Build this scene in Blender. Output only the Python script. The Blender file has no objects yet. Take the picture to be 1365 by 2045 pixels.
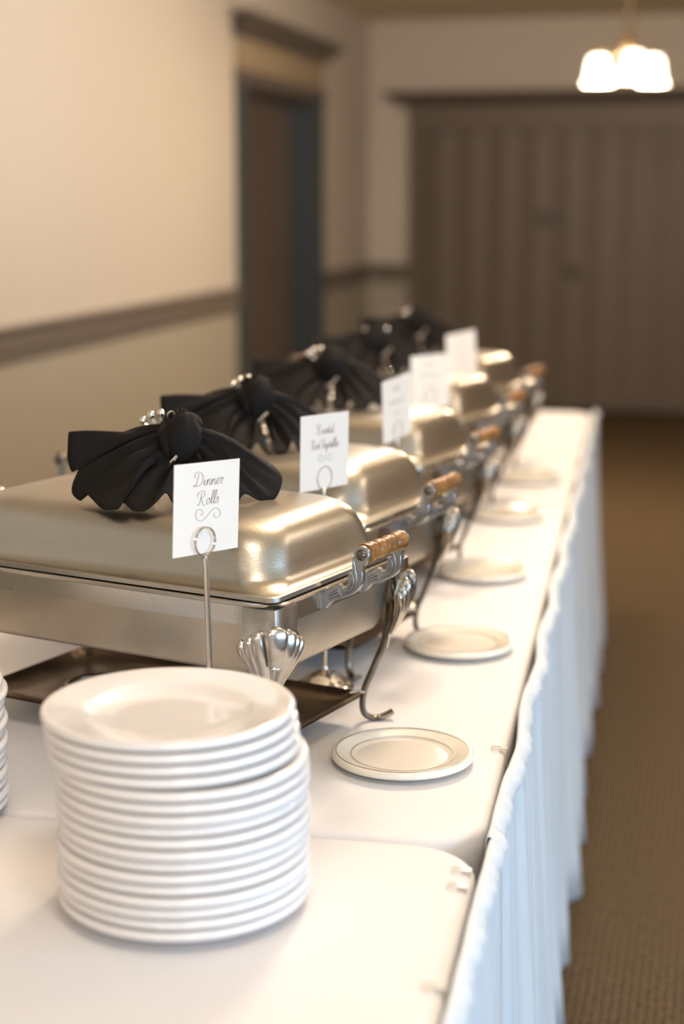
import bpy, bmesh, math, random
from math import sin, cos, pi, radians, atan2, sqrt
from mathutils import Vector, Matrix
random.seed(7)
SC = bpy.context.scene
COL = SC.collection

# ------------------------------------------------------------------ camera
cam_d = bpy.data.cameras.new('camera'); cam = bpy.data.objects.new('camera', cam_d); COL.objects.link(cam)
cam.location = (0, 0, 1.495)
cam.rotation_euler = (radians(90 - 10.933), 0, radians(13.2))
cam_d.sensor_fit = 'VERTICAL'; cam_d.sensor_height = 36.0; cam_d.sensor_width = 24.0
cam_d.lens = 56.68
cam_d.clip_start = 0.05
cam_d.dof.use_dof = True; cam_d.dof.focus_distance = 2.10; cam_d.dof.aperture_fstop = 1.9
SC.camera = cam
# ------------------------------------------------------------------ world, exposure
w = bpy.data.worlds.new('world'); SC.world = w; w.use_nodes = True
w.node_tree.nodes['Background'].inputs[0].default_value = (0.55, 0.72, 1.0, 1)
w.node_tree.nodes['Background'].inputs[1].default_value = 1.5
SC.view_settings.view_transform = 'Standard'; SC.view_settings.look = 'None'
SC.view_settings.exposure = 0.24; SC.view_settings.gamma = 1.0
SC.view_settings.use_curve_mapping = False
# room
XL, XR, YB, YF, ZC = -2.52, 3.6, 11.6, -3.2, 2.74
WINS = [(-2.7, -1.3), (-0.8, 0.6), (1.1, 2.5)]      # daylight windows in the right wall, outside the frame
WZ0, WZ1 = 0.25, 2.3
def light(name, kind, loc, energy, color, rot=(0,0,0), size=None, size_y=None, rad=None):
    d = bpy.data.lights.new(name, kind); d.energy = energy; d.color = color
    if size: d.size = size; 
    if size_y: d.shape = 'RECTANGLE'; d.size_y = size_y
    if rad: d.shadow_soft_size = rad
    o = bpy.data.objects.new(name, d); o.location = loc; o.rotation_euler = rot; COL.objects.link(o); return o
for (a, b) in WINS:
    light('window_daylight', 'AREA', (XR + 0.25, (a+b)/2, (WZ0+WZ1)/2), 74, (0.50, 0.74, 1.0), (0, radians(90), 0), WZ1-WZ0, b-a)
WARM = (1.0, 0.83, 0.66); SOFT = (1.0, 0.90, 0.82)
for (x, y, zz, e, c) in [(-0.35, 3.3, 2.35, 66, WARM), (-0.9, 5.6, 2.3, 32, SOFT), (1.6, 3.8, 2.3, 24, WARM), (-0.1, 0.9, 2.5, 24, SOFT), (0.5, -1.0, 2.3, 34, SOFT), (-0.9, -1.8, 2.3, 26, SOFT)]:
    light('unseen_room_fill', 'POINT', (x, y, zz), e, c, rad=0.16)  # unseen lamps without fixtures, added for general room light

# ------------------------------------------------------------------ materials
def nodes(m):
    m.use_nodes = True; nt = m.node_tree; return nt, nt.nodes['Principled BSDF']
def mat(name, col, rough=0.5, metal=0.0, noise=None, bump=None, spec=None, coat=0, sheen=0, emit=None, col2=None, cscale=None, cstretch=(1,1,1), aniso=None, trans=None):
    m = bpy.data.materials.new(name); nt, p = nodes(m)
    p.inputs['Base Color'].default_value = (*col, 1); p.inputs['Roughness'].default_value = rough
    p.inputs['Metallic'].default_value = metal
    if spec is not None: p.inputs['Specular IOR Level'].default_value = spec
    if coat: p.inputs['Coat Weight'].default_value = coat
    if sheen: p.inputs['Sheen Weight'].default_value = sheen
    if emit: p.inputs['Emission Color'].default_value = (*emit[0], 1); p.inputs['Emission Strength'].default_value = emit[1]
    if trans: p.inputs['Transmission Weight'].default_value = trans
    tc = nt.nodes.new('ShaderNodeTexCoord')
    def nz(scale, stretch, detail=4):
        mp = nt.nodes.new('ShaderNodeMapping'); mp.inputs['Scale'].default_value = stretch
        nt.links.new(tc.outputs['Object'], mp.inputs['Vector'])
        n = nt.nodes.new('ShaderNodeTexNoise'); n.inputs['Scale'].default_value = scale; n.inputs['Detail'].default_value = detail
        nt.links.new(mp.outputs[0], n.inputs['Vector']); return n
    if col2:
        n = nz(cscale, cstretch); r = nt.nodes.new('ShaderNodeValToRGB')
        r.color_ramp.elements[0].position = .35; r.color_ramp.elements[1].position = .65
        r.color_ramp.elements[0].color = (*col, 1); r.color_ramp.elements[1].color = (*col2, 1)
        nt.links.new(n.outputs['Fac'], r.inputs[0]); nt.links.new(r.outputs[0], p.inputs['Base Color'])
    if noise:                                        # roughness variation
        n = nz(noise[0], noise[2] if len(noise) > 2 else (1,1,1)); mr = nt.nodes.new('ShaderNodeMapRange')
        mr.inputs['To Min'].default_value = rough - noise[1]; mr.inputs['To Max'].default_value = rough + noise[1]
        nt.links.new(n.outputs['Fac'], mr.inputs[0]); nt.links.new(mr.outputs[0], p.inputs['Roughness'])
    if bump:
        n = nz(bump[0], bump[2] if len(bump) > 2 else (1,1,1)); b = nt.nodes.new('ShaderNodeBump')
        b.inputs['Strength'].default_value = bump[1]; b.inputs['Distance'].default_value = 0.002
        nt.links.new(n.outputs['Fac'], b.inputs['Height']); nt.links.new(b.outputs[0], p.inputs['Normal'])
    return m
M = {}
M['wall'] = mat('wall_paint', (0.56, 0.50, 0.425), 0.7, bump=(60, .15))
M['wall_low'] = mat('wainscot_paint', (0.37, 0.33, 0.26), 0.6, bump=(60, .15))
M['ceiling'] = mat('ceiling_paint', (0.70, 0.58, 0.42), 0.8, bump=(80, .2))
M['trim'] = mat('taupe_trim_paint', (0.105, 0.085, 0.07), 0.38, bump=(30, .1))
M['trim_daylit'] = mat('daylit_casing_paint', (0.042, 0.053, 0.06), 0.35, bump=(30, .1))  # blue cast of reflected daylight put into the casing colour
M['rail'] = mat('chair_rail_paint', (0.17, 0.14, 0.115), 0.4, bump=(30, .1))
M['door'] = mat('dark_stained_door', (0.13, 0.095, 0.07), 0.4, col2=(0.10, 0.072, 0.053), cscale=3, cstretch=(8, 8, .6))
M['frieze'] = mat('frieze_tan_paint', (0.34, 0.26, 0.165), 0.6, bump=(60, .1))
M['partition'] = mat('partition_vinyl', (0.15, 0.113, 0.082), 0.5, col2=(0.13, 0.098, 0.071), cscale=4, cstretch=(1, 1, .2), bump=(250, .3))
M['plaque'] = mat('brown_plaque', (0.06, 0.038, 0.022), 0.35, bump=(50, .1))
M['linen'] = mat('white_table_linen', (0.79, 0.77, 0.775), 0.75, bump=(420, .25), sheen=.15, col2=(0.80, 0.78, 0.78), cscale=3)
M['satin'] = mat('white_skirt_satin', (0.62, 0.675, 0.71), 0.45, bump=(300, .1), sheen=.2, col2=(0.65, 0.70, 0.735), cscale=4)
M['china'] = mat('white_china_glaze', (0.80, 0.77, 0.755), 0.13, bump=(8, .04), coat=.4)
M['cream_china'] = mat('cream_china_glaze', (0.82, 0.765, 0.665), 0.18, bump=(8, .04), coat=.3)
M['line'] = mat('grey_plate_line', (0.30, 0.27, 0.21), 0.25, metal=.6, bump=(40, .1))
M['lid'] = mat('brushed_steel_lid', (0.45, 0.42, 0.36), 0.35, metal=1, noise=(5, .04), bump=(30, .12, (1, 14, 14)), col2=(0.49, 0.46, 0.395), cscale=6)
M['pan'] = mat('worn_steel_pan', (0.50, 0.45, 0.37), 0.42, metal=1, noise=(9, .07), bump=(22, .08, (1, 8, 8)), col2=(0.63, 0.56, 0.455), cscale=9)
M['band'] = mat('polished_steel_band', (0.62, 0.59, 0.54), 0.27, metal=1, noise=(12, .03), bump=(14, .01))
M['cast'] = mat('cast_silver_metal', (0.60, 0.58, 0.55), 0.24, metal=1, noise=(20, .06), bump=(60, .08), col2=(0.50, 0.47, 0.42), cscale=30)
M['alu'] = mat('matte_cast_aluminium', (0.47, 0.475, 0.48), 0.32, metal=.95, noise=(20, .05), bump=(120, .1))
M['leg'] = mat('aged_silver_leg', (0.24, 0.215, 0.185), 0.33, metal=1, noise=(20, .08), bump=(80, .3), col2=(0.13, 0.11, 0.09), cscale=30)
M['tray'] = mat('dark_burnished_tray', (0.22, 0.165, 0.115), 0.30, metal=1, noise=(14, .1), bump=(10, .3), col2=(0.13, 0.10, 0.075), cscale=10)
M['bolt'] = mat('dark_bolt_steel', (0.16, 0.14, 0.12), 0.3, metal=1, bump=(60, .2))
M['wood'] = mat('amber_turned_wood', (0.34, 0.155, 0.036), 0.38, col2=(0.14, 0.058, 0.016), cscale=60, cstretch=(1, .25, 1), bump=(120, .12))
M['napkin'] = mat('black_napkin_cloth', (0.009, 0.0070, 0.0062), 0.78, bump=(900, .25), spec=.2, col2=(0.007, 0.0056, 0.005), cscale=50)
M['chrome'] = mat('polished_chrome', (0.80, 0.78, 0.75), 0.08, metal=1, noise=(30, .03), bump=(25, .05))
M['wire'] = mat('nickel_wire', (0.66, 0.61, 0.55), 0.16, metal=1, noise=(30, .03), bump=(25, .05))
M['card'] = mat('ivory_card_stock', (0.80, 0.735, 0.655), 0.7, bump=(500, .15))
M['ink'] = mat('sepia_ink', (0.16, 0.115, 0.10), 0.6, bump=(500, .05))
M['inkpale'] = mat('faint_grey_ink', (0.36, 0.32, 0.29), 0.6, bump=(500, .05))
M['clip'] = mat('clear_plastic_clip', (0.86, 0.80, 0.70), 0.15, bump=(30, .1), trans=.3)
M['brass'] = mat('aged_brass', (0.20, 0.15, 0.09), 0.4, metal=1, bump=(40, .1))
M['shade'] = mat('frosted_lit_glass', (1, .95, .85), 0.4, emit=((1.0, 0.88, 0.68), 5.0), bump=(20, .05))
M['table'] = mat('folding_table_laminate', (0.35, 0.26, 0.18), 0.5, bump=(40, .1))
M['frame'] = mat('window_frame_paint', (0.3, 0.26, 0.22), 0.45, bump=(40, .1))
def carpet():
    m = bpy.data.materials.new('brown_ribbed_carpet'); nt, p = nodes(m); N = nt.nodes; L = nt.links
    tc = N.new('ShaderNodeTexCoord'); mp = N.new('ShaderNodeMapping'); mp.inputs['Scale'].default_value = (1, .45, 1)
    L.new(tc.outputs['Object'], mp.inputs[0])
    n1 = N.new('ShaderNodeTexNoise'); n1.inputs['Scale'].default_value = 150; n1.inputs['Detail'].default_value = 3; L.new(mp.outputs[0], n1.inputs['Vector'])
    wv = N.new('ShaderNodeTexWave'); wv.bands_direction = 'X'; wv.inputs['Scale'].default_value = 19; wv.inputs['Distortion'].default_value = 1.2; wv.inputs['Detail Scale'].default_value = 6
    L.new(tc.outputs['Object'], wv.inputs['Vector'])
    mx = N.new('ShaderNodeMath'); mx.operation = 'MULTIPLY_ADD'; mx.inputs[1].default_value = .22; L.new(wv.outputs['Fac'], mx.inputs[0])
    sc = N.new('ShaderNodeMath'); sc.operation = 'MULTIPLY'; sc.inputs[1].default_value = .88; L.new(n1.outputs['Fac'], sc.inputs[0]); L.new(sc.outputs[0], mx.inputs[2])
    r = N.new('ShaderNodeValToRGB'); r.color_ramp.elements[0].position = .3; r.color_ramp.elements[1].position = .72
    r.color_ramp.elements[0].color = (0.030, 0.021, 0.012, 1); r.color_ramp.elements[1].color = (0.155, 0.108, 0.060, 1)
    L.new(mx.outputs[0], r.inputs[0]); L.new(r.outputs[0], p.inputs['Base Color']); p.inputs['Roughness'].default_value = .95
    p.inputs['Specular IOR Level'].default_value = .1
    b = N.new('ShaderNodeBump'); b.inputs['Distance'].default_value = .004; L.new(mx.outputs[0], b.inputs['Height']); L.new(b.outputs[0], p.inputs['Normal'])
    return m
M['carpet'] = carpet()

# ------------------------------------------------------------------ mesh helpers
def link(name, me, parent=None, smooth=True, angle=40):
    if smooth:
        me.polygons.foreach_set('use_smooth', [True]*len(me.polygons))
        me.set_sharp_from_angle(angle=radians(angle))
    o = bpy.data.objects.new(name, me); COL.objects.link(o)
    if parent: o.parent = parent
    return o
def build(name, bm, m, parent=None, smooth=True, angle=40, fix=True):
    if fix: bmesh.ops.recalc_face_normals(bm, faces=bm.faces)
    me = bpy.data.meshes.new(name); bm.to_mesh(me); bm.free(); me.materials.append(m)
    return link(name, me, parent, smooth, angle)
def thing(name, label, cat, loc=(0,0,0), rz=0, group=None):
    o = bpy.data.objects.new(name, None); o.empty_display_size = .05; COL.objects.link(o)
    o.location = loc; o.rotation_euler = (0, 0, rz); o['label'] = label; o['category'] = cat
    if group: o['group'] = group
    return o
def tag(o, label, cat, group=None):
    o['label'] = label; o['category'] = cat
    if group: o['group'] = group
    return o
def struct(o, label=None):
    o['kind'] = 'structure'
    if label: o['label'] = label
    return o
def dup(root, loc, rz, label, group=None, name=None):
    r = root.copy(); COL.objects.link(r); r.location = loc; r.rotation_euler = (0, 0, rz); r['label'] = label
    for ch in list(root.children):
        c = ch.copy(); COL.objects.link(c); c.parent = r
        for g in list(ch.children):
            d = g.copy(); COL.objects.link(d); d.parent = c
    return r
def box(bm, x0, x1, y0, y1, z0, z1, bev=0):
    v = [bm.verts.new((x, y, z)) for z in (z0, z1) for y in (y0, y1) for x in (x0, x1)]
    fs = [bm.faces.new([v[i] for i in f]) for f in ((0,2,3,1), (4,5,7,6), (0,1,5,4), (2,6,7,3), (0,4,6,2), (1,3,7,5))]
    if bev:
        es = list({e for f in fs for e in f.edges})
        bmesh.ops.bevel(bm, geom=es, offset=bev, segments=2, affect='EDGES')
def rings(bm, loops, closed=True, cap0=False, cap1=False, loopclosed=False):
    R = [[bm.verts.new(p) for p in l] for l in loops]
    n = len(R[0]); K = len(R)
    for i in range(K if loopclosed else K-1):
        a, b = R[i], R[(i+1) % K]
        for j in range(n if closed else n-1):
            k = (j+1) % n
            bm.faces.new((a[j], a[k], b[k], b[j]))
    if cap0: bm.faces.new(R[0][::-1])
    if cap1: bm.faces.new(R[-1])
    return R
def lathe(bm, prof, n=48, cx=0, cy=0, axis='z', cap=True):
    loops = []
    for r, z in prof:
        l = []
        for j in range(n):
            a = 2*pi*j/n
            if axis == 'z': l.append((cx + r*cos(a), cy + r*sin(a), z))
            elif axis == 'y': l.append((cx + r*cos(a), z, cy + r*sin(a)))
            else: l.append((z, cx + r*cos(a), cy + r*sin(a)))
        loops.append(l)
    rings(bm, loops, cap0=cap and prof[0][0] > 1e-6, cap1=cap and prof[-1][0] > 1e-6)
def rr(wd, dp, r, z, n=6, cx=0, cy=0):
    pts = []
    r = min(r, wd/2 - 1e-4, dp/2 - 1e-4)
    for (sx, sy, a0) in ((1, 1, 0), (-1, 1, 90), (-1, -1, 180), (1, -1, 270)):
        for k in range(n+1):
            a = radians(a0 + 90*k/n)
            pts.append((cx + sx*(wd/2 - r) + r*cos(a), cy + sy*(dp/2 - r) + r*sin(a), z))
    return pts
def cat(pts, sub=8, closed=False):
    P = [Vector(p) for p in pts]; n = len(P); out = []
    segs = n if closed else n-1
    for i in range(segs):
        if closed: p0, p1, p2, p3 = P[(i-1) % n], P[i], P[(i+1) % n], P[(i+2) % n]
        else: p0, p1, p2, p3 = P[max(i-1, 0)], P[i], P[i+1], P[min(i+2, n-1)]
        for k in range(sub):
            t = k/sub
            out.append(.5*((2*p1) + (p2-p0)*t + (2*p0-5*p1+4*p2-p3)*t*t + (-p0+3*p1-3*p2+p3)*t**3))
    if not closed: out.append(P[-1])
    return out
def tube(bm, pts, rad, n=8, up=(0,0,1), flat=1.0, closed=False, caps=True):
    P = [Vector(p) for p in pts]; K = len(P); loops = []
    U = Vector(up)
    for i in range(K):
        if closed: t = (P[(i+1) % K] - P[(i-1) % K])
        else: t = P[min(i+1, K-1)] - P[max(i-1, 0)]
        t.normalize()
        s = t.cross(U)
        if s.length < 1e-3: s = t.cross(Vector((1, 0, 0)))
        s.normalize(); b = s.cross(t)
        r = rad(i/(K-1)) if callable(rad) else rad
        if not isinstance(r, tuple): r = (r, r*flat)
        loops.append([P[i] + s*r[0]*cos(2*pi*j/n) + b*r[1]*sin(2*pi*j/n) for j in range(n)])
    rings(bm, loops, cap0=caps and not closed, cap1=caps and not closed, loopclosed=closed)
def ellipsoid(bm, c, rx, ry, rz, mtx=None, u=16, v=10):
    loops = []
    for i in range(v+1):
        a = -pi/2 + pi*i/v; a = max(min(a, pi/2-.06), -pi/2+.06)
        loops.append([(rx*cos(a)*cos(2*pi*j/u), ry*cos(a)*sin(2*pi*j/u), rz*sin(a)) for j in range(u)])
    T = Matrix.Translation(c) @ (mtx.to_4x4() if mtx else Matrix.Identity(4))
    rings(bm, [[T @ Vector(p) for p in l] for l in loops], cap0=True, cap1=True)
def extrude_poly(bm, outline, off, thick):
    """outline: list of (a,b); off(a,b,t)->3D for t=-1/+1 faces."""
    A = [bm.verts.new(off(a, b, -1)) for a, b in outline]; B = [bm.verts.new(off(a, b, 1)) for a, b in outline]
    n = len(A)
    fa = bm.faces.new(A); fb = bm.faces.new(B[::-1])
    for i in range(n): bm.faces.new((A[i], B[i], B[(i+1) % n], A[(i+1) % n]))

# ------------------------------------------------------------------ room shell
def sbox(name, m, *a, parent=None, bev=0, label=None, top=True):
    bm = bmesh.new(); box(bm, *a, bev=bev); o = build(name, bm, m, parent, smooth=bev > 0)
    if parent is None and top: struct(o, label)
    return o
sbox('floor', M['carpet'], XL-.2, XR+.2, YF-.2, YB+.3, -.1, 0, label='dark brown ribbed carpet floor')
sbox('ceiling', M['ceiling'], XL-.2, XR+.2, YF-.2, YB+.3, ZC, ZC+.1, label='beige painted ceiling')
DY0, DY1, DZ = 8.42, 9.98, 2.10         # doorway in the left wall
RZ = 0.935
wl = struct(bpy.data.objects.new('wall_left', None), 'cream painted wall above a darker lower wall'); COL.objects.link(wl)
for y0, y1 in ((YF-.2, DY0), (DY1, YB)):
    sbox('upper_wall', M['wall'], XL-.15, XL, y0, y1, RZ, ZC, parent=wl)
    sbox('wainscot', M['wall_low'], XL-.15, XL, y0, y1, 0, RZ, parent=wl)
sbox('upper_wall', M['wall'], XL-.15, XL, DY0, DY1, DZ, ZC, parent=wl)
PX0 = -2.12
wb = struct(bpy.data.objects.new('wall_back', None), 'cream end wall around the folding partition'); COL.objects.link(wb)
sbox('upper_wall', M['wall'], XL-.15, PX0, YB, YB+.15, RZ, ZC, parent=wb)
sbox('wainscot', M['wall_low'], XL-.15, PX0, YB, YB+.15, 0, RZ, parent=wb)
sbox('upper_wall', M['wall'], PX0, XR+.15, YB, YB+.15, 2.2, ZC, parent=wb)
sbox('wall_front', M['wall'], XL-.15, XR+.15, YF-.15, YF, 0, ZC, label='cream wall behind the camera')
# right wall with window openings
bm = bmesh.new(); ys = [YF-.2] + [v for ab in WINS for v in ab] + [YB]
for i in range(0, len(ys), 2): box(bm, XR, XR+.15, ys[i], ys[i+1], 0, ZC)
for a, b in WINS:
    box(bm, XR, XR+.15, a, b, 0, WZ0); box(bm, XR, XR+.15, a, b, WZ1, ZC)
struct(build('wall_right', bm, M['wall'], smooth=False), 'cream wall with daylight windows')
for i, (a, b) in enumerate(WINS):
    bm = bmesh.new()
    for y0, y1 in ((a, a+.06), (b-.06, b), ((a+b)/2-.025, (a+b)/2+.025)): box(bm, XR+.04, XR+.10, y0, y1, WZ0, WZ1)
    for z0, z1 in ((WZ0, WZ0+.06), (WZ1-.06, WZ1), (1.55, 1.59)): box(bm, XR+.04, XR+.10, a, b, z0, z1)
    struct(build('window_%d' % (i+1), bm, M['frame'], smooth=False), 'painted window frame in the right wall')
# chair rail: moulded profile swept along y (left wall) and x (back wall)
RAILP = [(0, .915), (.012, .915), (.018, .925), (.018, .955), (.028, .965), (.030, .990), (.020, 1.0), (.022, 1.015), (.040, 1.025), (.045, 1.035), (.045, 1.045), (.0, 1.048)]
def rail(name, p0, p1, nrm, label):
    bm = bmesh.new()
    L = [[(p[0] + nrm[0]*a, p[1] + nrm[1]*a, z) for a, z in RAILP] for p in (p0, p1)]
    rings(bm, L, cap0=True, cap1=True)
    return struct(build(name, bm, M['rail'], angle=25), label)
rail('trim_1', (XL, YF), (XL, DY0-.13), (1, 0), 'long taupe chair rail left of the doorway')
rail('trim_2', (XL, DY1+.13), (XL, YB), (1, 0), 'short chair rail between doorway and corner')
rail('trim_3', (XL+.045, YB), (PX0-.1, YB), (0, -1), 'chair rail on the end wall beside the partition')
BASEP = [(0, 0), (.018, 0), (.018, .10), (.012, .12), (0, .125)]
def base(name, p0, p1, nrm, label):
    bm = bmesh.new()
    rings(bm, [[(p[0] + nrm[0]*a, p[1] + nrm[1]*a, z) for a, z in BASEP] for p in (p0, p1)], cap0=True, cap1=True)
    return struct(build(name, bm, M['trim'], angle=25), label)
base('baseboard_left', (XL, YF), (XL, DY0-.13), (1, 0), 'dark baseboard along the left wall')
base('baseboard_back', (XL+.02, YB), (PX0-.1, YB), (0, -1), 'dark baseboard on the end wall')
sbox('upper_wall', M['wall'], PX0-.1, XR+.15, YB+.13, YB+.2, 0, 2.2, parent=wb)  # added backing, keeps sky light from leaking between the partition panels
sbox('upper_wall', M['trim'], XL-.35, XL-.21, DY0-.1, DY1+.1, 0, DZ+.1, parent=wl)
# doorway: casings, frieze, cornice, recessed door
dr = struct(bpy.data.objects.new('door_1', None), 'dark door in a deep cased doorway with a corniced head'); COL.objects.link(dr)
def dpart(name, m, *a, bev=.004): 
    o = sbox(name, m, *a, parent=dr, bev=bev); return o
dpart('casing', M['trim_daylit'], XL, XL+.035, DY0-.13, DY0, 0, DZ)
dpart('casing', M['trim_daylit'], XL, XL+.035, DY1, DY1+.13, 0, DZ)
dpart('lintel', M['trim'], XL, XL+.045, DY0-.14, DY1+.14, DZ, DZ+.07)
dpart('frieze', M['frieze'], XL, XL+.03, DY0-.13, DY1+.13, DZ+.07, DZ+.24)
bm = bmesh.new()
CP = [(0, 2.33), (.04, 2.33), (.05, 2.35), (.07, 2.37), (.11, 2.40), (.13, 2.43), (.13, 2.45), (0, 2.45)]
loops = []
for s, y in ((0, DY0-.13), (1, DY1+.13)):
    loops.append([(XL + a, y + (-a if s == 0 else a), z) for a, z in CP])
rings(bm, loops, cap0=True, cap1=True); build('cornice', bm, M['trim'], dr, angle=25)
dpart('jamb', M['trim_daylit'], XL-.20, XL+.01, DY1-.025, DY1+.02, 0, DZ)
dpart('jamb', M['trim'], XL-.20, XL+.01, DY0-.02, DY0+.02, 0, DZ)
dpart('jamb', M['trim'], XL-.20, XL, DY0-.03, DY1+.03, DZ-.02, DZ+.02)
leaf = dpart('door_panel', M['door'], XL-.19, XL-.15, DY0, DY1, 0.01, DZ-.02)
for y0, y1 in ((DY0+.14, DY0+.60), (DY0+.76, DY1-.14)):
    for z0, z1 in ((.2, .95), (1.12, 1.95)):
        bm = bmesh.new(); box(bm, XL-.155, XL-.138, y0, y1, z0, z1, bev=.008); build('raised_panel', bm, M['door'], leaf)
bm = bmesh.new(); lathe(bm, [(.03, 0), (.03, .006), (.012, .01), (.012, .035), (.028, .045), (.032, .06), (.024, .075), (0.001, .08)], 20, DY0+.09, 0.96, 'x')
o = build('door_knob', bm, M['brass'], leaf); o.location = (XL-.15, 0, 0)
# folding partition: accordion of narrow panels, header and cornice
fp = struct(bpy.data.objects.new('partition', None), 'dark taupe folding partition of upright panels under a header'); COL.objects.link(fp)
PWD = .115
bm = bmesh.new(); box(bm, 0, PWD-.006, -.012, .012, .03, 1.985, bev=.003); tmp = build('panel', bm, M['partition'], fp)
k = 0; x = PX0
while x < XR - .1:
    o = tmp if k == 0 else tmp.copy()
    if k: COL.objects.link(o)
    o.parent = fp; up = k % 2 == 0
    o.location = (x, YB + .03 + (0 if up else -.009), 0); o.rotation_euler = (0, 0, radians(-4.5 if up else 4.5))
    x += PWD*cos(radians(7)); k += 1
PXE = XR
for nm, a in (('jamb', (PX0-.10, PX0, YB-.05, YB+.1, 0, 2.0)), ('header', (PX0-.10, PXE, YB-.06, YB+.1, 1.985, 2.15))):
    bm = bmesh.new(); box(bm, *a, bev=.004); build(nm, bm, M['partition'], fp)
bm = bmesh.new()
CP2 = [(0, 2.15), (.07, 2.15), (.085, 2.17), (.11, 2.19), (.15, 2.215), (.16, 2.245), (0, 2.25)]
rings(bm, [[(PX0-.10-a, YB-a, z) for a, z in CP2], [(PXE, YB-a, z) for a, z in CP2]], cap0=True, cap1=True)
build('cornice', bm, M['trim'], fp, angle=25)
bm = bmesh.new(); box(bm, -1.29, -1.11, YB-.055, YB-.03, 1.345, 1.43, bev=.004); build('plaque', bm, M['plaque'], fp)
bm = bmesh.new(); box(bm, -1.075, -1.0, YB-.06, YB-.03, .96, 1.05, bev=.008); box(bm, -1.05, -1.025, YB-.08, YB-.05, .98, 1.03, bev=.004); build('latch', bm, M['plaque'], fp)

# ------------------------------------------------------------------ chandelier
ch = thing('chandelier', 'lit pendant chandelier with white bell glass shades hanging before the end wall', 'chandelier', (-.46, 7.6, 0))
bm = bmesh.new(); lathe(bm, [(.075, ZC), (.075, ZC-.012), (.03, ZC-.05), (.012, ZC-.06)], 24); build('ceiling_rose', bm, M['brass'], ch)
bm = bmesh.new(); lathe(bm, [(.016, ZC-.055), (.016, 2.22), (.035, 2.20), (.045, 2.17), (.03, 2.14), (.012, 2.11), (.001, 2.10)], 20); build('stem', bm, M['brass'], ch)
for a in (radians(-76.8), radians(43.2), radians(163.2)):
    dx, dy = cos(a), sin(a)
    bm = bmesh.new(); tube(bm, cat([(dx*.02, dy*.02, 2.16), (dx*.06, dy*.06, 2.13), (dx*.11, dy*.11, 2.15), (dx*.145, dy*.145, 2.17), (dx*.145, dy*.145, 2.14)], 5), .008); arm = build('arm', bm, M['brass'], ch)
    bm = bmesh.new(); lathe(bm, [(.022, 2.14), (.036, 2.135), (.046, 2.11), (.050, 2.08), (.055, 2.045), (.068, 2.015), (.064, 2.015), (.051, 2.045), (.046, 2.08), (.042, 2.105), (.018, 2.13)], 28, dx*.145, dy*.145, cap=False); build('glass_shade', bm, M['shade'], ch)
for z_, e_ in ((1.95, 105),): light('chandelier_light', 'POINT', (-.46, 7.6, z_), e_, (1.0, .79, .56), rad=.08)

# ------------------------------------------------------------------ tables, cloths, skirts
TROT = radians(2.79); TO = Vector((-0.162, 0, 0))
def tw(x, y): return (TO.x + x*cos(TROT) - y*sin(TROT), TO.y + x*sin(TROT) + y*cos(TROT))
TH = .75; TWD = 1.0
def table_obj(y0, y1, h, label):
    t = thing('folding_table', label, 'table', (TO.x, TO.y, 0), TROT)
    bm = bmesh.new(); box(bm, -TWD+.04, -.04, y0+.04, y1-.04, h-.036, h-.006, bev=.004); build('tabletop', bm, M['table'], t)
    for sx in (-TWD+.12, -.12):
        for sy in (y0+.25, y1-.25):
            bm = bmesh.new(); lathe(bm, [(.014, 0), (.014, h-.036)], 10, sx, sy); build('leg', bm, M['bolt'], t)
table_obj(1.79, 5.80, TH, 'long folding table hidden under the far white cloth')
table_obj(-.12, 1.765, TH-.0006, 'folding table hidden under the near white cloth')
def cloth(name, y0, y1, h, label, drop=.16):
    bm = bmesh.new(); L = y1 - y0; cx, cy = -TWD/2, (y0+y1)/2
    prof = [(-.30, 0, .30), (-.02, 0, .09), (-.008, -.0008, .085), (-.0025, -.0035, .082), (0, -.009, .080), (.0004, -.03, .080), (.0006, -.09, .08), (.0008, -drop, .08)]
    loops = []
    for ins, dz, r in prof:
        n = 14; l = rr(TWD + 2*ins, L + 2*ins, r, h + dz, n, cx, cy)
        # subdivide straight sides so the drape can ripple
        out = []
        m = len(l)
        for i in range(m):
            a, b = Vector(l[i]), Vector(l[(i+1) % m]); out.append(a)
            if (i % (n+1)) == n:
                K = 60 if i in (n, 3*n+2) else 60
                for q in range(1, K): out.append(a.lerp(b, q/K))
        loops.append(out)
    for li, l in enumerate(loops):
        dz = prof[li][1]
        if dz < -.02:
            for p in l:
                am = min(1, (-dz-.02)/.1)*.004
                p.x += am*sin(p.y*23+1)*.6 + am*.5*sin(p.y*51); p.y += 0
        elif dz == 0:
            for p in l: p.z += .0004*sin(p.x*7+p.y*5)
    rings(bm, loops, cap0=True)
    o = build(name, bm, M['linen'], angle=60); o.location = (TO.x, TO.y, 0); o.rotation_euler = (0, 0, TROT)
    return tag(o, label, 'tablecloth')
cloth('tablecloth', 1.784, 5.81, TH, 'white cloth on the far long table carrying the chafing dishes')
cloth('tablecloth', -.13, 1.778, TH-.0006, 'white cloth on the near table under the tall stack of plates')

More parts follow.
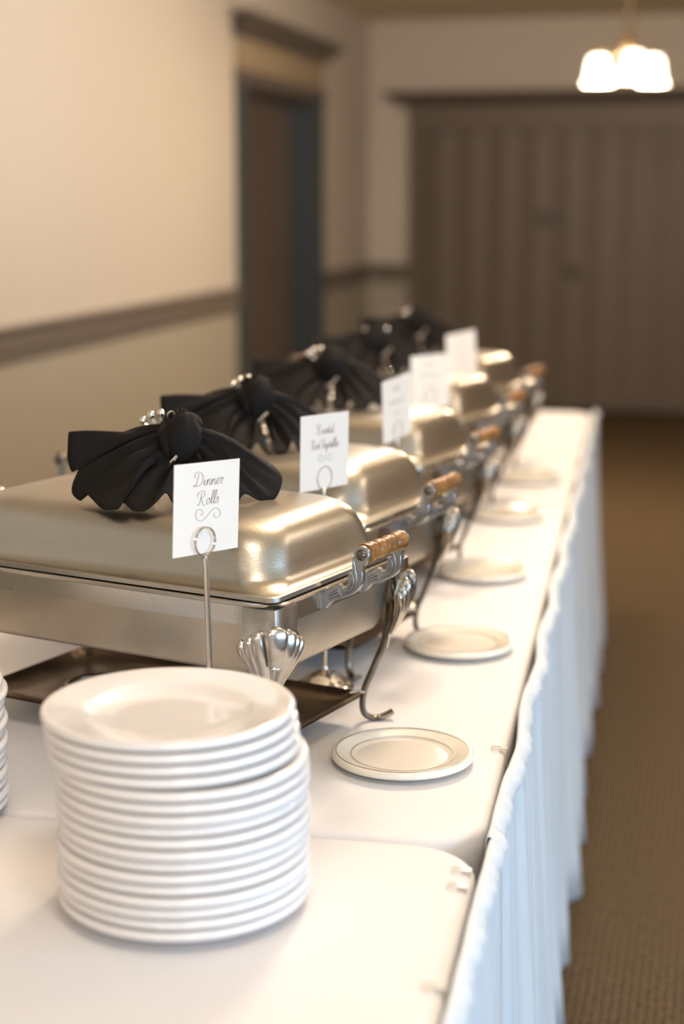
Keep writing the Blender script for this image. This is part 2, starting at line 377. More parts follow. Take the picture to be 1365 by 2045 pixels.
def skirt(y0, y1, h, label, seed, gap, out):
    rnd = random.Random(seed)
    ph = [rnd.uniform(0, 6.28) for _ in range(10)]
    bm = bmesh.new(); N = int((y1-y0)/.006); loops = []
    def wav(y): return .5 + .5*sin(y*2*pi/.42 + ph[0] + .6*sin(y*3.1+ph[1]))
    zs = [1.0, .985, .965, .93, .88, .8, .68, .5, .3, .12, .0]
    def off(y, t):          # t: 0 top .. 1 floor
        fine = sin(y*2*pi/.052 + ph[2] + 1.1*sin(y*9+ph[3]))*.5 + .5
        mid = sin(y*2*pi/.105 + ph[4] + 1.3*sin(y*5+ph[5]))*.5 + .5
        big = .5 + .5*sin(y*2*pi/.33 + ph[6] + 1.2*sin(y*2.3+ph[7]))
        f = min(1, t/.06)
        return .012 + .004*wav(y) + f*(.006*fine*(1-.5*t) + .012*mid*(.3+.7*t)) + .048*t**1.2*(.2+.8*big)
    def top(y):
        return h + .003 + .003*abs(sin(y*2*pi/.20+ph[8]))**.6 - .004*(1-wav(y))
    sec = []
    for i in range(N+1):
        y = y0 + (y1-y0)*i/N
        tp = top(y); sc = .0042*abs(sin(y*pi/.13+ph[2])) + .0012*sin(y*2*pi/.043); g = .001 + out*max(0, min(1, (y-1.6)/.15)) + gap*wav(y)*min(1, max(0, (y-1.9)/.2) if gap > .005 else 1)
        pts = [(g, tp-.05), (g+.0005, tp-.006), (g+.002, tp), (g+.006, tp+.0005), (g+.014+sc, tp-.008), (g+.019+sc, tp-.022+sc), (g+.017+sc, tp-.026+sc), (g+.010, tp-.027)]
        for z in zs[2:]:
            t = 1-z; pts.append((g + off(y, t) - .006, .004 + z*(tp-.01)))
        sec.append([Vector((a, y, zz)) for a, zz in pts])
    rings(bm, sec, closed=False)
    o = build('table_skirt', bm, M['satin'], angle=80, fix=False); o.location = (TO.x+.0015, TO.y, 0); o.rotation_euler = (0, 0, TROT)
    md = o.modifiers.new('thickness', 'SOLIDIFY'); md.thickness = .0012
    return tag(o, label, 'table skirt')
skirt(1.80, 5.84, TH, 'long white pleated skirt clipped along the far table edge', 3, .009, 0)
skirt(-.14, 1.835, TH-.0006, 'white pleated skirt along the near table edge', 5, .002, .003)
# clear clips on the cloth edge
cl0 = None
for (x, y, lb) in ((-.012, 2.12, 'clear skirt clip on the far cloth edge beside the nearest small plate'), (-.018, 1.70, 'clear skirt clip nearest the rounded corner of the near cloth'),
               (-.018, 1.655, 'clear skirt clip just in front of the corner clip on the near cloth'), (-.014, 1.42, 'lowest clear skirt clip on the near cloth edge')):
    if cl0 is None:
        cl0 = thing('skirt_clip', lb, 'clip', (0, 0, 0), TROT, 'clear clips on the cloth edge')
        bm = bmesh.new(); tube(bm, cat([(-.008, -.0045, .002), (-.003, -.005, .003), (.004, -.004, .0035), (.006, 0, .0035), (.004, .004, .0035), (-.003, .005, .003), (-.008, .0045, .002)], 5), .0012, 6); build('clip_loop', bm, M['clip'], cl0)
        bm = bmesh.new(); box(bm, .004, .014, -.005, .005, .0015, .004, bev=.001); box(bm, .0125, .0145, -.005, .005, -.02, .004, bev=.0007); build('clip_jaw', bm, M['clip'], cl0)
        c = cl0
    else: c = dup(cl0, (0, 0, 0), TROT, lb)
    p = tw(x, y); c.location = (p[0], p[1], TH)

# ------------------------------------------------------------------ plates
def plate_mesh(R, h, rim, well):
    bm = bmesh.new()
    prof = [(0.0005, .004), (well*.78, .004), (well*.80, .0015), (well*.80, 0), (well*.86, 0), (well*.875, .003), (well*.97, .005), (R-.010, h-.0105), (R-.003, h-.0098), (R-.0004, h-.0075), (R-.0001, h-.0045), (R-.0006, h-.0022),
            (R-.0025, h-.0003), (R-.006, h-.0002), (R-.012, h-.0018), (well*1.10, h-.0055), (well*1.0, h-.0085), (well*.93, .0085), (well*.6, .0075), (.0005, .0075)]
    lathe(bm, prof, 96, cap=False)
    bmesh.ops.remove_doubles(bm, verts=bm.verts, dist=1e-5)
    bmesh.ops.recalc_face_normals(bm, faces=bm.faces)
    return bm
ordn = ['topmost', 'second', 'third', 'fourth', 'fifth', 'sixth', 'seventh', 'eighth', 'ninth', 'tenth', 'eleventh', 'twelfth', 'thirteenth', 'fourteenth', 'fifteenth', 'sixteenth', 'bottom']
NP = 17; STEP = .0123; PR = .1355
bm = plate_mesh(PR, .0225, .03, .088)
p0 = build('dinner_plate', bm, M['china'], angle=60, fix=False)
SX = [0, .001, -.001, .0015, .0, -.001, .001, .002, .0005, -.001, .001, .0, -.001, -.010, -.012, -.0140, -.0165]   # bottom -> top
SY = [0, .001, .0, -.001, .001, .0, .002, .0, .001, .002, .0, .001, .001, .004, .005, .005, .006]
TZ = TH
for i in range(NP):
    o = p0 if i == 0 else p0.copy()
    if i: COL.objects.link(o)
    o.location = (-.540 + SX[i], 1.558 + SY[i], TZ + .0006 + i*STEP); o.rotation_euler = (0, 0, i*.7)
    nm = ordn[NP-1-i]
    lab = 'topmost white dinner plate of the tall front stack' if i == NP-1 else ('bottom white dinner plate of the tall front stack, on the cloth' if i == 0 else 'white dinner plate, %s from the top of the tall front stack' % nm)
    tag(o, lab, 'plate', 'white dinner plates in the tall front stack')
NQ = 13
for i in range(NQ):
    o = p0.copy(); COL.objects.link(o)
    q = [0, .002, -.001, .001, -.002, 0, .0025, -.002, .003, -.001, .0, .004, -.002, .001][i]
    o.location = (-.965 + q, 1.712, TZ + .0006 + i*STEP)
    nm = ordn[NQ-1-i] if i else 'bottom'
    lab = 'topmost white plate of the stack cut off by the left picture edge' if i == NQ-1 else 'white plate, %s of the stack cut off by the left picture edge' % (nm + ' from the top' if i else 'bottom one')
    tag(o, lab, 'plate', 'white plates in the left edge stack')
# small plates
SPR = .0965
bm = plate_mesh(SPR, .017, .02, .0645)
sp = thing('side_plate', 'nearest small cream side plate, in front of the first chafing dish foot', 'plate', (0, 0, 0), 0, 'small cream side plates along the table edge')
build('dish_body', bm, M['cream_china'], sp, angle=60, fix=False)
for nm, r, z in (('outer_line', SPR-.0065, .0172), ('inner_line', .0695, .0121)):
    bm = bmesh.new(); rings(bm, [[(q*cos(2*pi*j/96), q*sin(2*pi*j/96), zz) for j in range(96)] for q, zz in ((r-.0004, z-.0002), (r-.0003, z+.0003), (r+.0003, z+.0003), (r+.0004, z-.0002))])
    build(nm, bm, M['line'], sp)
sps = [(-.394, 2.038, ''), (-.409, 2.608, 'small cream side plate second from the front, right of the second dish foot'), (-.449, 3.155, 'small cream side plate third from the front, by the table edge'),
       (-.482, 3.770, 'blurred small cream side plate fourth from the front'), (-.494, 4.300, 'farthest small cream side plate on the table')]
for i, (x, y, lb) in enumerate(sps):
    if i == 0: sp.location = (x, y, TH+.0012)
    else: dup(sp, (x, y, TH+.0012), 0, lb).scale = (.96, .96, 1)

# ------------------------------------------------------------------ chafing dish
LX, LY = .60, .367
def make_dish(label):
    t = thing('chafing_dish', label, 'chafing dish', (0, 0, 0), 0, 'row of chafing dishes')
    # lid
    bm = bmesh.new()
    P = [(0.002, .2495, .016), (0, .2505, .016), (0, .2565, .016), (.002, .2578, .016), (.006, .2570, .016), (.009, .2560, .020), (.012, .2565, .026), (.018, .2600, .045), (.022, .2650, .054), (.0245, .2700, .056),
         (.028, .283, .058), (.033, .301, .060), (.037, .3115, .062), (.043, .3205, .062), (.051, .3275, .060), (.062, .3325, .056), (.080, .3352, .048), (.13, .3368, .03), (.172, .337, .008)]
    lw, ld = LX-.006, LY-.006
    loops = [rr(lw-2*i, ld-2*i, r, z, 12) for i, z, r in P]
    rings(bm, loops, cap1=True)
    lid = build('lid', bm, M['lid'], t, angle=50)
    # lid handle: cast arch with pierced leaf ends
    bm = bmesh.new()
    tube(bm, cat([(0, -.055, .342), (0, -.046, .352), (0, -.03, .362), (0, 0, .368), (0, .03, .362), (0, .046, .352), (0, .055, .342)], 6), .0065, 10, up=(1, 0, 0), flat=.7)
    for s in (-1, 1):
        for k in range(-2, 3):
            a = k*.42
            tube(bm, cat([(0, s*.045, .342), (sin(a)*.018, s*(.045 + .016*cos(a)), .348), (sin(a)*.03, s*(.045+.03*cos(a)), .342 + .012*(2-abs(k)))], 5), lambda u: .003+.0015*u, 6)
            ellipsoid(bm, (sin(a)*.031, s*(.045+.031*cos(a)), .343 + .012*(2-abs(k))), .0058, .0058, .0058, u=10, v=6)
        lathe(bm, [(.012, .336), (.012, .340), (.006, .345)], 12, 0, s*.045)
    for k in range(-2, 3):
        a = k*.5
        tube(bm, cat([(-.006, .008, .405), (-.004 + .010*sin(a), .008 + .004*k, .424), (-.006 + .024*sin(a), .008 + .007*k, .425 + .021*cos(a))], 5), lambda u: .0022 + .0022*u, 8)
        ellipsoid(bm, (-.006 + .025*sin(a), .008 + .0072*k, .427 + .022*cos(a)), .0058, .0058, .0068, u=10, v=6)
    tube(bm, cat([(0, .03, .36), (-.010, .024, .385), (-.004, .010, .402)], 6), .0045, 8)
    for k in range(3):
        tube(bm, cat([(0, -.03, .36), (.022, -.048, .365 + .004*k), (.040 + .003*k, -.052, .376 + .005*k), (.054 + .004*k, -.050, .392 + .005*k)], 6), lambda u: .0034 - .0012*u + .0008*abs(sin(9*u)), 8)
    build('lid_handle', bm, M['chrome'], lid)
    # frame: top flange, skirt band
    bm = bmesh.new()
    P = [(.030, .2480, .03), (.004, .2485, .034), (0, .2487, .036), (-.002, .2470, .036), (-.001, .2440, .036), (.002, .2425, .035), (.0045, .2410, .034), (.0055, .225, .033), (.006, .2165, .033), (.0085, .2160, .03), (.0085, .240, .03)]
    rings(bm, [rr(LX-2*i, LY-2*i, r, z, 10) for i, z, r in P])
    build('frame', bm, M['band'], t, angle=35)
    # pan
    bm = bmesh.new()
    P = [(.012, .247, .03), (.014, .244, .03), (.0125, .22, .03), (.015, .19, .034), (.021, .158, .038), (.0235, .151, .038), (.028, .1455, .036), (.036, .143, .030), (.10, .143, .02)]
    rings(bm, [rr(LX-2*i, LY-2*i, r, z, 10) for i, z, r in P], cap1=True, cap0=True)
    build('pan', bm, M['pan'], t, angle=50)
    # seams of the end wall: two shallow vertical ribs
    # fuel tray
    bm = bmesh.new()
    P = [(-.006, .0445, .02), (-.001, .047, .02), (.004, .043, .02), (.012, .036, .018), (.05, .034, .014)]
    ls = [rr(.50-2*i, .255-2*i, r, z, 6) for i, z, r in P]
    rings(bm, ls, cap1=True)
    ls2 = [rr(.50-2*i, .255-2*i, r, z-.002, 6) for i, z, r in P]
    rings(bm, ls2, cap1=True)
    tr = build('fuel_tray', bm, M['tray'], t, angle=50)
    for sx in (-1, 1):
        bm = bmesh.new()
        rings(bm, [[(sx*.125 + r*cos(2*pi*j/40), r*sin(2*pi*j/40), z) for j in range(40)] for r, z in ((.052, .034), (.050, .038), (.046, .039), (.042, .037), (.041, .034))])
        build('fuel_ring', bm, M['tray'], tr)
        for sy in (-1, 1):
            bm = bmesh.new(); tube(bm, cat([(sx*.238, sy*.118, .045), (sx*.247, sy*.126, .047), (sx*.255, sy*.134, .045)], 4), .0025, 6); build('hook', bm, M['wire'], tr)
    # legs
    for sx in (-1, 1):
        for sy in (-1, 1):
            d = Vector((sx, sy, 0)).normalized(); tg = Vector((-d.y, d.x, 0)); C0 = Vector((sx*LX/2, sy*LY/2, 0))
            def LP(rho, z, s=0): return C0 + d*rho + tg*s + Vector((0, 0, z))
            path = cat([LP(-.0300, .178), LP(-.0310, .1555), LP(-.0345, .1319), LP(-.0399, .1106), LP(-.0489, .091), LP(-.0587, .0685), LP(-.0660, .0525), LP(-.0699, .0339), LP(-.0698, .0194), LP(-.0656, .0099), LP(-.0554, .0045), LP(-.044, .0042), LP(-.0325, .0075), LP(-.0241, .0115)], 6)
            bm = bmesh.new()
            def rad(u):
                wv = .0145 - .0090*min(1, u/.33) + (.0022*min(1, (u-.72)/.15) if u > .72 else .0)
                return (wv, .0055 - .0017*u)
            tube(bm, path, rad, 10, up=tuple(d))
            lg = build('leg', bm, M['leg'], t, angle=60)
            # shell: fan of lobes wrapped round the corner over a shaped backing plate
            bm = bmesh.new(); Cc = C0 - d*.044
            def SP(phi, z, r):
                m_ = 1 - .21*sin(min(pi, 2.2*abs(phi)))
                return Cc + d*(r*m_*cos(phi)) + tg*(r*m_*sin(phi)) + Vector((0, 0, z))
            def RZ_(z):
                K_ = [(.10, .012), (.115, .014), (.13, .019), (.15, .029), (.165, .037), (.18, .0425), (.195, .0455), (.21, .0455), (.225, .0440), (.26, .0440)]
                for (a0, b0), (a1, b1) in zip(K_, K_[1:]):
                    if a0 <= z <= a1: return b0 + (b1-b0)*(z-a0)/(a1-a0)
                return .044
            for k, (ph, ww, z1, z0) in enumerate([(0, .0145, .223, .170), (.50, .0108, .216, .142), (-.50, .0108, .216, .142), (.90, .0092, .208, .136), (-.90, .0092, .208, .136), (1.26, .0075, .201, .132), (-1.26, .0075, .201, .132)]):
                pts = []; K = 16
                for q in range(K+1):
                    u = q/K; z = z0 + (z1-z0)*u
                    g_ = (z-.12)/.09
                    pts.append(SP(ph*min(1, .42 + .60*g_), z, RZ_(z) + .001 + .0015*sin(pi*u)))
                def rl(u, ww=ww, k=k):
                    e = sqrt(max(0, 1-((u-.80)/.20)**2)) if u > .80 else 1
                    b_ = (.42 + .58*min(1, u/.62)) if k else (.62 + .38*min(1, u/.7))
                    return (ww*b_*e + .0004, min(.0062, ww*.62)*(.55+.45*u)*e + .0004)
                tube(bm, pts, rl, 12, up=tuple(d))
            Rm = Matrix(((tg.x, d.x, 0), (tg.y, d.y, 0), (0, 0, 1)))
            ellipsoid(bm, SP(0, .1675, RZ_(.1675)+.003), .0085, .005, .0034, Rm, u=12, v=8)
            for s_ in (-1, 1): ellipsoid(bm, SP(s_*.62, .140, RZ_(.140)+.002), .0045, .004, .0035, Rm, u=10, v=6)
            loops = []
            for z, wd, r in ((.2425, 1.24, .0415), (.230, 1.24, .0425), (.220, 1.20, .043), (.210, 1.12, .0435), (.203, 1.22, .044), (.196, 1.34, .044), (.180, 1.22, .041), (.165, 1.12, .0355), (.150, 1.02, .028), (.135, .92, .0205), (.120, .75, .015), (.108, .5, .012)):
                loops.append([SP(-wd + 2*wd*j/20, z, r) for j in range(21)] + [SP(wd - 2*wd*j/20, z, r-.0035) for j in range(21)])
            rings(bm, loops, cap0=True, cap1=True)
            build('shell_ornament', bm, M['cast'], lg, angle=50)
    # handles at both short ends
    for sx in (-1, 1):
        h = bpy.data.objects.new('handle', None); h.empty_display_size = .02; COL.objects.link(h); h.parent = t
        X0 = LX/2 - .003; EO, EZ = .0558, .2958
        for sy in (-1, 1):
            yy = sy*.054
            outl = [(-.001, .2425), (.0098, .2455), (.0155, .2500), (.0205, .2530), (.0250, .2528), (.0275, .2498), (.0292, .2490), (.0335, .2515), (.0368, .2600), (.0352, .2650), (.0375, .2695), (.0420, .2700), (.0430, .2740), (.0417, .2790), (.0424, .2875), (.0447, .2935)]
            eye = [(EO + .0116*cos(a), EZ + .0116*sin(a)) for a in [radians(172 - 17*i) for i in range(13)]]
            back = [(.0618, .2845), (.0590, .2800), (.0580, .2740), (.0578, .2680), (.0575, .2610), (.0550, .2545), (.0505, .2480), (.0430, .2418), (.0300, .2355), (.0190, .2310), (.0120, .2285), (.0060, .2245), (.0025, .2185), (-.001, .2180)]
            ol = outl + eye + back
            bm = bmesh.new()
            extrude_poly(bm, ol, lambda a, b, s: Vector((sx*(X0 + a), yy + s*.0032, b)), 0)
            for f in (-1, 1):
                Y = yy + f*.0033
                def q(a, b): return (sx*(X0+a), Y, b)
                for pth, r in (([(.004, .2215), (.012, .2300), (.028, .2368), (.0415, .2432), (.0500, .2505), (.0548, .2580), (.0560, .2680), (.0562, .2760), (.0590, .2835)], .0012),
                               ([(.0370, .2690), (.0405, .2685), (.0435, .2640), (.0440, .2560), (.0410, .2490), (.0350, .2450), (.0295, .2455), (.0275, .2490)], .0015),
                               ([(.0445, .2780), (.0475, .2700), (.0485, .2600), (.0470, .2520), (.0420, .2455), (.0350, .2415), (.0270, .2405)], .0012),
                               ([(.0375, .2620), (.0400, .2590), (.0395, .2540), (.0350, .2500), (.0315, .2505)], .0013),
                               ([(.0365, .2560), (.0370, .2540), (.0345, .2525)], .0012),
                               ([(.0445, .2930), (.0440, .2850), (.0465, .2770)], .0010),
                               ([(.0065, .2290), (.0150, .2335), (.0250, .2385)], .0012), ([(.0055, .2330), (.0140, .2370), (.0230, .2415)], .0013), ([(.0065, .2370), (.0140, .2405), (.0215, .2445)], .0013),
                               ([(.0090, .2415), (.0150, .2440), (.0210, .2475)], .0013), ([(.0130, .2455), (.0175, .2475), (.0225, .2505)], .0013), ([(.0225, .2520), (.0262, .2490), (.0262, .2440)], .0013)):
                    tube(bm, cat([q(a, b) for a, b in pth], 4), r*1.25, 6, up=(0, 1, 0))
                rings(bm, [[(sx*(X0+EO + r*cos(2*pi*j/24)), yy + f*w_, EZ + r*sin(2*pi*j/24)) for j in range(24)] for r, w_ in ((.0113, .0030), (.0108, .0040), (.0078, .0040), (.0072, .0030))])
            br = build('bracket', bm, M['alu'], h, angle=35)
            bm = bmesh.new(); box(bm, sx*X0 - .003, sx*X0 + .001, yy-.012, yy+.012, .2185, .2415, bev=.001); build('bracket_base', bm, M['alu'], h)
            bm = bmesh.new(); lathe(bm, [(.0070, 0), (.0070, .0012), (.0055, .0022), (.0048, .0045), (.002, .0055), (.0003, .0057)], 16, sx*(X0+EO), EZ, 'y')
            o = build('bolt', bm, M['bolt'], h)
            if sy < 0:
                o.data.transform(Matrix.Diagonal((1, -1, 1, 1))); o.data.flip_normals()
            o.location = (0, yy + sy*.0032, 0)
        G = [(.0135, 0), (.0140, .0015), (.0140, .004), (.0118, .0055), (.0108, .008), (.0125, .014), (.0132, .019), (.0120, .025), (.0100, .028), (.0112, .030), (.0122, .033), (.0132, .040), (.0120, .047), (.0104, .0495), (.0118, .052), (.0118, .0545), (.0104, .057), (.0122, .061), (.0132, .067), (.0120, .074), (.0102, .077), (.0118, .079), (.0128, .086), (.0132, .093), (.0140, .097), (.0140, .0995), (.0130, .101)]
        G = [(r*1.0, -.0505 + z) for r, z in G]
        bm = bmesh.new(); lathe(bm, G, 24, sx*(X0+EO), EZ, 'y'); build('wooden_grip', bm, M['wood'], h, angle=60)['label'] = 'turned amber wooden grip'
    return t
DL = ['nearest steel chafing dish, behind the Dinner Rolls card', 'second steel chafing dish from the front', 'third steel chafing dish from the front', 'fourth steel chafing dish from the front', 'farthest steel chafing dish']
DISH = [(-.762, 2.136, 16.2), (-.770, 2.598, 12.8), (-.783, 3.160, 13.2), (-.8065, 3.805, 13.7), (-.824, 4.380, 15.3)]
dish0 = make_dish(DL[0]); DC = []
for i, (x, y, a) in enumerate(DISH):
    c = (x, y); DC.append((c[0], c[1], radians(-a)))
    if i == 0: dish0.location = (c[0], c[1], TH+.0005); dish0.rotation_euler = (0, 0, radians(-a))
    else:
        d = dup(dish0, (c[0], c[1], TH+.0005), radians(-a), DL[i])

# ------------------------------------------------------------------ napkins
def wing(bm, apex, edge, bulge=.012, sub=7, nv=16):
    E = cat(edge, sub); K = len(E); A = cat(apex, 6); 
    loops = []
    for i in range(nv+1):
        v = i/nv; l = []
        for j in range(K):
            u = j/(K-1); a = A[min(len(A)-1, int(u*(len(A)-1)+.5))]
            e = E[j]
            p = a.lerp(e, v) + Vector((0, 0, bulge*sin(pi*min(1, v))*(.4+.6*sin(pi*u)) + (.013*(.5-abs(sin(pi*6.3*u + 1.2*v))) + .003*sin(2*pi*11*u + 5*v))*sin(pi*v**.8) ))
            p.z = max(p.z, .0015)
            l.append(p)
        loops.append(l)
    rings(bm, loops, closed=False)
def make_napkin(label):
    t = thing('napkin', label, 'napkin', (0, 0, 0), 0, 'black napkins tied on the dish lids')
    bm = bmesh.new()
    wing(bm, [(-.014, .022, .098), (-.024, .012, .094), (-.027, -.004, .082), (-.022, -.018, .066), (-.010, -.026, .056), (.002, -.026, .050)],
         [(-.150, .030, .070), (-.157, .010, .090), (-.158, -.002, .068), (-.157, -.010, .052), (-.150, -.016, .037), (-.141, -.006, .044), (-.143, -.022, .036), (-.147, -.036, .024), (-.146, -.046, .012), (-.135, -.052, .004), (-.127, -.056, .014), (-.116, -.072, .010),
          (-.100, -.096, .002), (-.090, -.106, .0015), (-.075, -.106, .003), (-.069, -.094, .012), (-.078, -.074, .020), (-.086, -.070, .016), (-.078, -.082, .011), (-.066, -.100, .008), (-.054, -.112, .0015), (-.038, -.114, .002), (-.024, -.104, .012), (-.012, -.092, .022), (-.002, -.096, .008), (.008, -.100, .002)], bulge=.008)
    o = build('left_wing', bm, M['napkin'], t, angle=80); o.modifiers.new('t', 'SOLIDIFY').thickness = .0016; o.name = 'bow_loop'
    bm = bmesh.new()
    wing(bm, [(.010, .024, .098), (.022, .014, .094), (.026, -.002, .082), (.022, -.016, .066), (.012, -.024, .052)],
         [(.040, .080, .030), (.080, .066, .052), (.118, .036, .044), (.138, .006, .031), (.140, -.010, .018), (.131, -.030, .0015), (.112, -.040, .0015), (.092, -.046, .012), (.080, -.058, .0015), (.062, -.070, .002), (.050, -.072, .020), (.038, -.082, .003), (.022, -.088, .002), (.014, -.086, .012)], bulge=.008)
    o = build('bow_loop', bm, M['napkin'], t, angle=80); o.modifiers.new('t', 'SOLIDIFY').thickness = .0016
    # knot: wrapped band round the gathered middle, axis across the bow, slightly tilted
    bm = bmesh.new(); loops = []
    prof = [(-.028, .018), (-.0275, .025), (-.024, .0285), (-.019, .0295), (-.016, .0285), (-.0145, .0325), (-.010, .0345), (-.004, .0355), (.004, .0355), (.010, .034), (.014, .032), (.0155, .0300), (.020, .028), (.025, .023), (.026, .016)]
    for x, r in prof:
        l = []
        for j in range(40):
            a = 2*pi*j/40
            q = 1 + .05*sin(3*a+x*60) + .025*sin(7*a + x*40)
            l.append((x + .004*sin(2*a+1), r*q*.92*cos(a), .078 + r*q*1.14*sin(a) + x*.45))
        loops.append(l)
    rings(bm, loops, cap0=True, cap1=True)
    # a turned-up tongue on top of the knot
    build('knot', bm, M['napkin'], t, angle=70)
    bm = bmesh.new()
    wing(bm, [(-.016, -.008, .104), (-.004, -.010, .113), (.008, -.006, .116)], [(-.020, .012, .106), (-.016, .006, .117), (-.004, .010, .117), (.002, .002, .123), (.010, .004, .120), (.016, .012, .112)], bulge=.003, nv=6)
    o = build('fold', bm, M['napkin'], t, angle=80); o.modifiers.new('t', 'SOLIDIFY').thickness = .0015
    return t
NL = ['nearest black napkin bow, on the lid beside the Dinner Rolls card', 'second black napkin bow from the front', 'third black napkin bow from the front', 'fourth black napkin bow from the front', 'farthest black napkin bow']
nap0 = make_napkin(NL[0])
LIDZ = TH + .0005 + .3375
NP_ = [(.036, -.022, 13.2), (.016, -.02, 26), (.02, -.01, 6), (.0, -.02, 30), (.01, .0, 12)]
for i, (dx, dy, rz) in enumerate(NP_):
    c = DC[i]
    loc = (c[0] + dx, c[1] + dy, LIDZ)
    if i == 0: nap0.location = loc; nap0.rotation_euler = (0, 0, radians(rz))
    else: dup(nap0, loc, radians(rz), NL[i])

# ------------------------------------------------------------------ sign cards and stands
GL = {
 'D': ([[(.55, 2.0), (.48, 1.2), (.38, .35), (.12, -.02), (-.12, .10), (.10, .24), (.60, 0), (1.15, .35), (1.35, 1.2), (1.0, 2.0), (.35, 2.25), (-.12, 1.95), (-.08, 1.5), (.15, 1.4)]], 1.55),
 'i': ([[(0, .3), (.22, .95), (.16, .25), (.32, 0), (.55, .32)], [(.27, 1.35), (.31, 1.5)]], .52),
 'n': ([[(0, .4), (.16, .95), (.14, .4), (.08, 0)], [(.10, .35), (.40, .92), (.58, .85), (.52, .3), (.66, 0), (.86, .32)]], .82),
 'e': ([[(0, .3), (.32, .52), (.44, .82), (.26, .98), (.06, .60), (.12, .12), (.38, 0), (.66, .32)]], .60),
 'r': ([[(0, .4), (.20, 1.08), (.24, .84), (.56, .90), (.50, .70)], [(.56, .90), (.42, .5), (.38, .05), (.52, -.02)]], .6),
 'R': ([[(.42, 1.95), (.36, 1.1), (.28, .3), (.10, -.02), (-.06, .15)], [(-.15, 1.3), (-.18, 1.8), (.20, 2.2), (.75, 2.15), (.95, 1.7), (.72, 1.25), (.40, 1.1), (.62, .7), (.78, .15), (1.0, -.15), (1.2, .0)]], 1.3),
 'o': ([[(.42, .95), (.12, .75), (.08, .2), (.32, 0), (.56, .3), (.48, .85), (.40, .95), (.55, .75), (.74, .82)]], .68),
 'l': ([[(0, .3), (.34, 1.2), (.44, 2.0), (.28, 2.15), (.16, 1.5), (.12, .4), (.26, 0), (.46, .32)]], .42),
 's': ([[(0, .3), (.30, 1.05), (.36, .75), (.48, .35), (.30, 0), (.02, .12)]], .55),
 'a': ([[(.50, .85), (.28, .97), (.05, .55), (.14, .03), (.40, .3), (.54, .95), (.48, .3), (.60, 0), (.78, .32)]], .74),
 't': ([[(0, .3), (.26, 1.1), (.34, 1.75), (.22, .5), (.32, 0), (.54, .32)], [(.06, 1.15), (.56, 1.25)]], .50),
 'd': ([[(.50, .85), (.28, .97), (.05, .55), (.14, .03), (.40, .3), (.60, 1.2), (.68, 2.1), (.54, .8), (.52, .2), (.64, 0), (.82, .32)]], .76),
 'V': ([[(-.12, 1.6), (.08, 2.15), (.30, 1.8), (.34, .9), (.42, 0), (.80, 1.0), (1.02, 2.05), (1.25, 2.1)]], 1.05),
 'g': ([[(.50, .85), (.28, .97), (.05, .55), (.14, .03), (.40, .3), (.54, .95), (.46, -.2), (.24, -.85), (.04, -.6), (.34, -.15), (.78, .32)]], .74),
 'b': ([[(0, .3), (.34, 1.3), (.42, 2.0), (.26, 2.1), (.15, 1.2), (.14, .2), (.34, 0), (.54, .4), (.42, .85), (.66, .78)]], .62),
 ' ': ([], .6),
}
def ribbon(bm, pts, w_, y):
    P = cat([Vector((a, 0, b)) for a, b in pts], 5); L = []
    for i, p in enumerate(P):
        t = (P[min(i+1, len(P)-1)] - P[max(i-1, 0)]); t.normalize(); n = Vector((-t.z, 0, t.x))
        k = w_*(.55 + .75*abs(t.z))
        L.append([Vector((p.x, y, p.z)) + n*k, Vector((p.x, y, p.z)) - n*k])
    rings(bm, L, closed=False)
def text(bm, s, cx, z, h, w_, y, xs=.75):
    k = h; tot = sum(GL[c][1] for c in s)*k*xs; x = cx - tot/2
    for c in s:
        st, adv = GL[c]
        for q in st: ribbon(bm, [(x + (a + b*.12)*k*xs, z + b*k) for a, b in q], w_, y)
        x += adv*k*xs
def scribble(bm, cx, z, wd, h, w_, y, n):
    pts = [(cx - wd/2 + wd*i/(2*n), z + (h if i % 2 else 0)*(1.6 if i in (1, 7) else 1)) for i in range(2*n+1)]
    ribbon(bm, pts, w_, y)
def swirl(bm, cx, z, s, w_, y):
    ribbon(bm, [(cx + a*s, z + b*s*.66) for a, b in [(-.62, .12), (-.50, .02), (-.42, .22), (-.56, .50), (-.88, .50), (-1.0, .1), (-.80, -.38), (-.40, -.42), (0, -.02), (.40, .42), (.78, .42), (1.0, .05), (.88, -.32), (.60, -.34), (.46, -.10), (.58, .05)]], w_, y)
CW, CH = .118, .114
def make_stand(label):
    t = thing('card_holder', label, 'card holder', (0, 0, 0), 0, 'silver card holders between the dishes')
    bm = bmesh.new(); lathe(bm, [(.046, 0), (.047, .002), (.046, .004), (.043, .006), (.041, .0095), (.035, .012), (.027, .019), (.018, .025), (.009, .0285), (.006, .030), (.0045, .034), (.0001, .034)], 36); build('base', bm, M['chrome'], t, angle=30)
    bm = bmesh.new(); tube(bm, [(0, 0, .028), (0, 0, .15), (0, 0, .298), (-.0015, 0, .309), (-.001, 0, .313)], .0036, 12, up=(0, 1, 0)); build('pole', bm, M['wire'], t)
    bm = bmesh.new()
    for y in (-.0012, .0012):
        tube(bm, [(.0178*cos(a), y, .3310 + .0178*sin(a)) for a in [2*pi*j/36 for j in range(36)]], .0007, 6, up=(0, 1, 0), closed=True)
    build('wire_loop', bm, M['wire'], t)
    return t
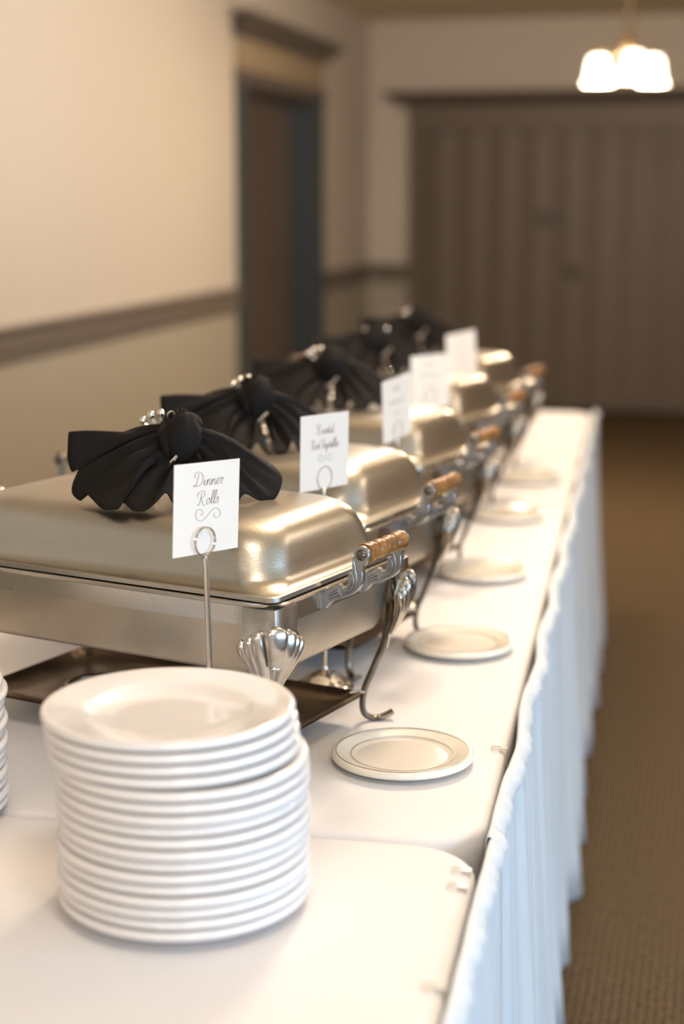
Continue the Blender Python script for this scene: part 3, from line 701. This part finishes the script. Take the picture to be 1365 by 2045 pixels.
def make_card(label, kind):
    t = thing('sign_card', label, 'sign card', (0, 0, 0), 0)
    bm = bmesh.new(); box(bm, -CW/2, CW/2, -.0004, .0004, 0, CH); build('card_sheet', bm, M['card'], t, smooth=False)
    bm = bmesh.new(); y = -.00065
    if kind == 1:
        text(bm, 'Dinner', .002, .0850, .0078, .00034, y, 1.36); text(bm, 'Rolls', .002, .0612, .0078, .00034, y, 1.46); swirl(bm, .002, .0480, .0225, .00030, y)
    elif kind == 2:
        text(bm, 'Roasted', 0, .084, .0070, .0003, y, 1.15); text(bm, 'Root Vegetables', 0, .062, .0066, .0003, y, 1.0); swirl(bm, 0, .047, .016, .0003, y)
    else:
        scribble(bm, 0, .090, .030, .006, .00035, y, 5); scribble(bm, 0, .066, .060, .006, .00035, y, 9); swirl(bm, 0, .048, .012, .0003, y)
    build('lettering', bm, M['ink'] if kind < 3 else M['inkpale'], t, smooth=False, fix=False)
    return t
CARDS = [  # x, y, yaw (deg, right side away), tilt, label, holder label
 (-.606, 1.868, 65, 3.0, 'white place card reading Dinner Rolls in script', 'card holder with the Dinner Rolls card, behind the plate stack'),
 (-.578, 2.345, 66, 1.5, 'second white card from the front, reading Roasted Root Vegetables', 'silver domed card holder between the first and second dish'),
 (-.572, 2.885, 76, -4, 'third white card from the front, turned most edge-on', 'card holder between the second and third dish'),
 (-.606, 3.412, 56, 0, 'fourth white card from the front, pale and blurred', 'card holder between the third and fourth dish'),
 (-.634, 4.03, 61, -4, 'farthest white card, narrow and blurred above the last dishes', 'card holder between the fourth and fifth dish')]
st0 = None
for i, (x, y, yw, tl, lb, hl) in enumerate(CARDS):
    rz = radians(yw - 0)
    if st0 is None: st0 = make_stand(hl); s = st0
    else: s = dup(st0, (0, 0, 0), 0, hl)
    s.location = (x, y, TH+.0005); s.rotation_euler = (0, 0, rz)
    c = make_card(lb, min(i+1, 3)); c['group'] = 'sign cards in holders'
    if i == 0: s.rotation_euler = (0, radians(-1.6), rz)
    c.location = (x - (.006 if i == 0 else 0), y, TH + (.315 if i < 3 else .306)); c.rotation_euler = (0, radians(tl), rz)
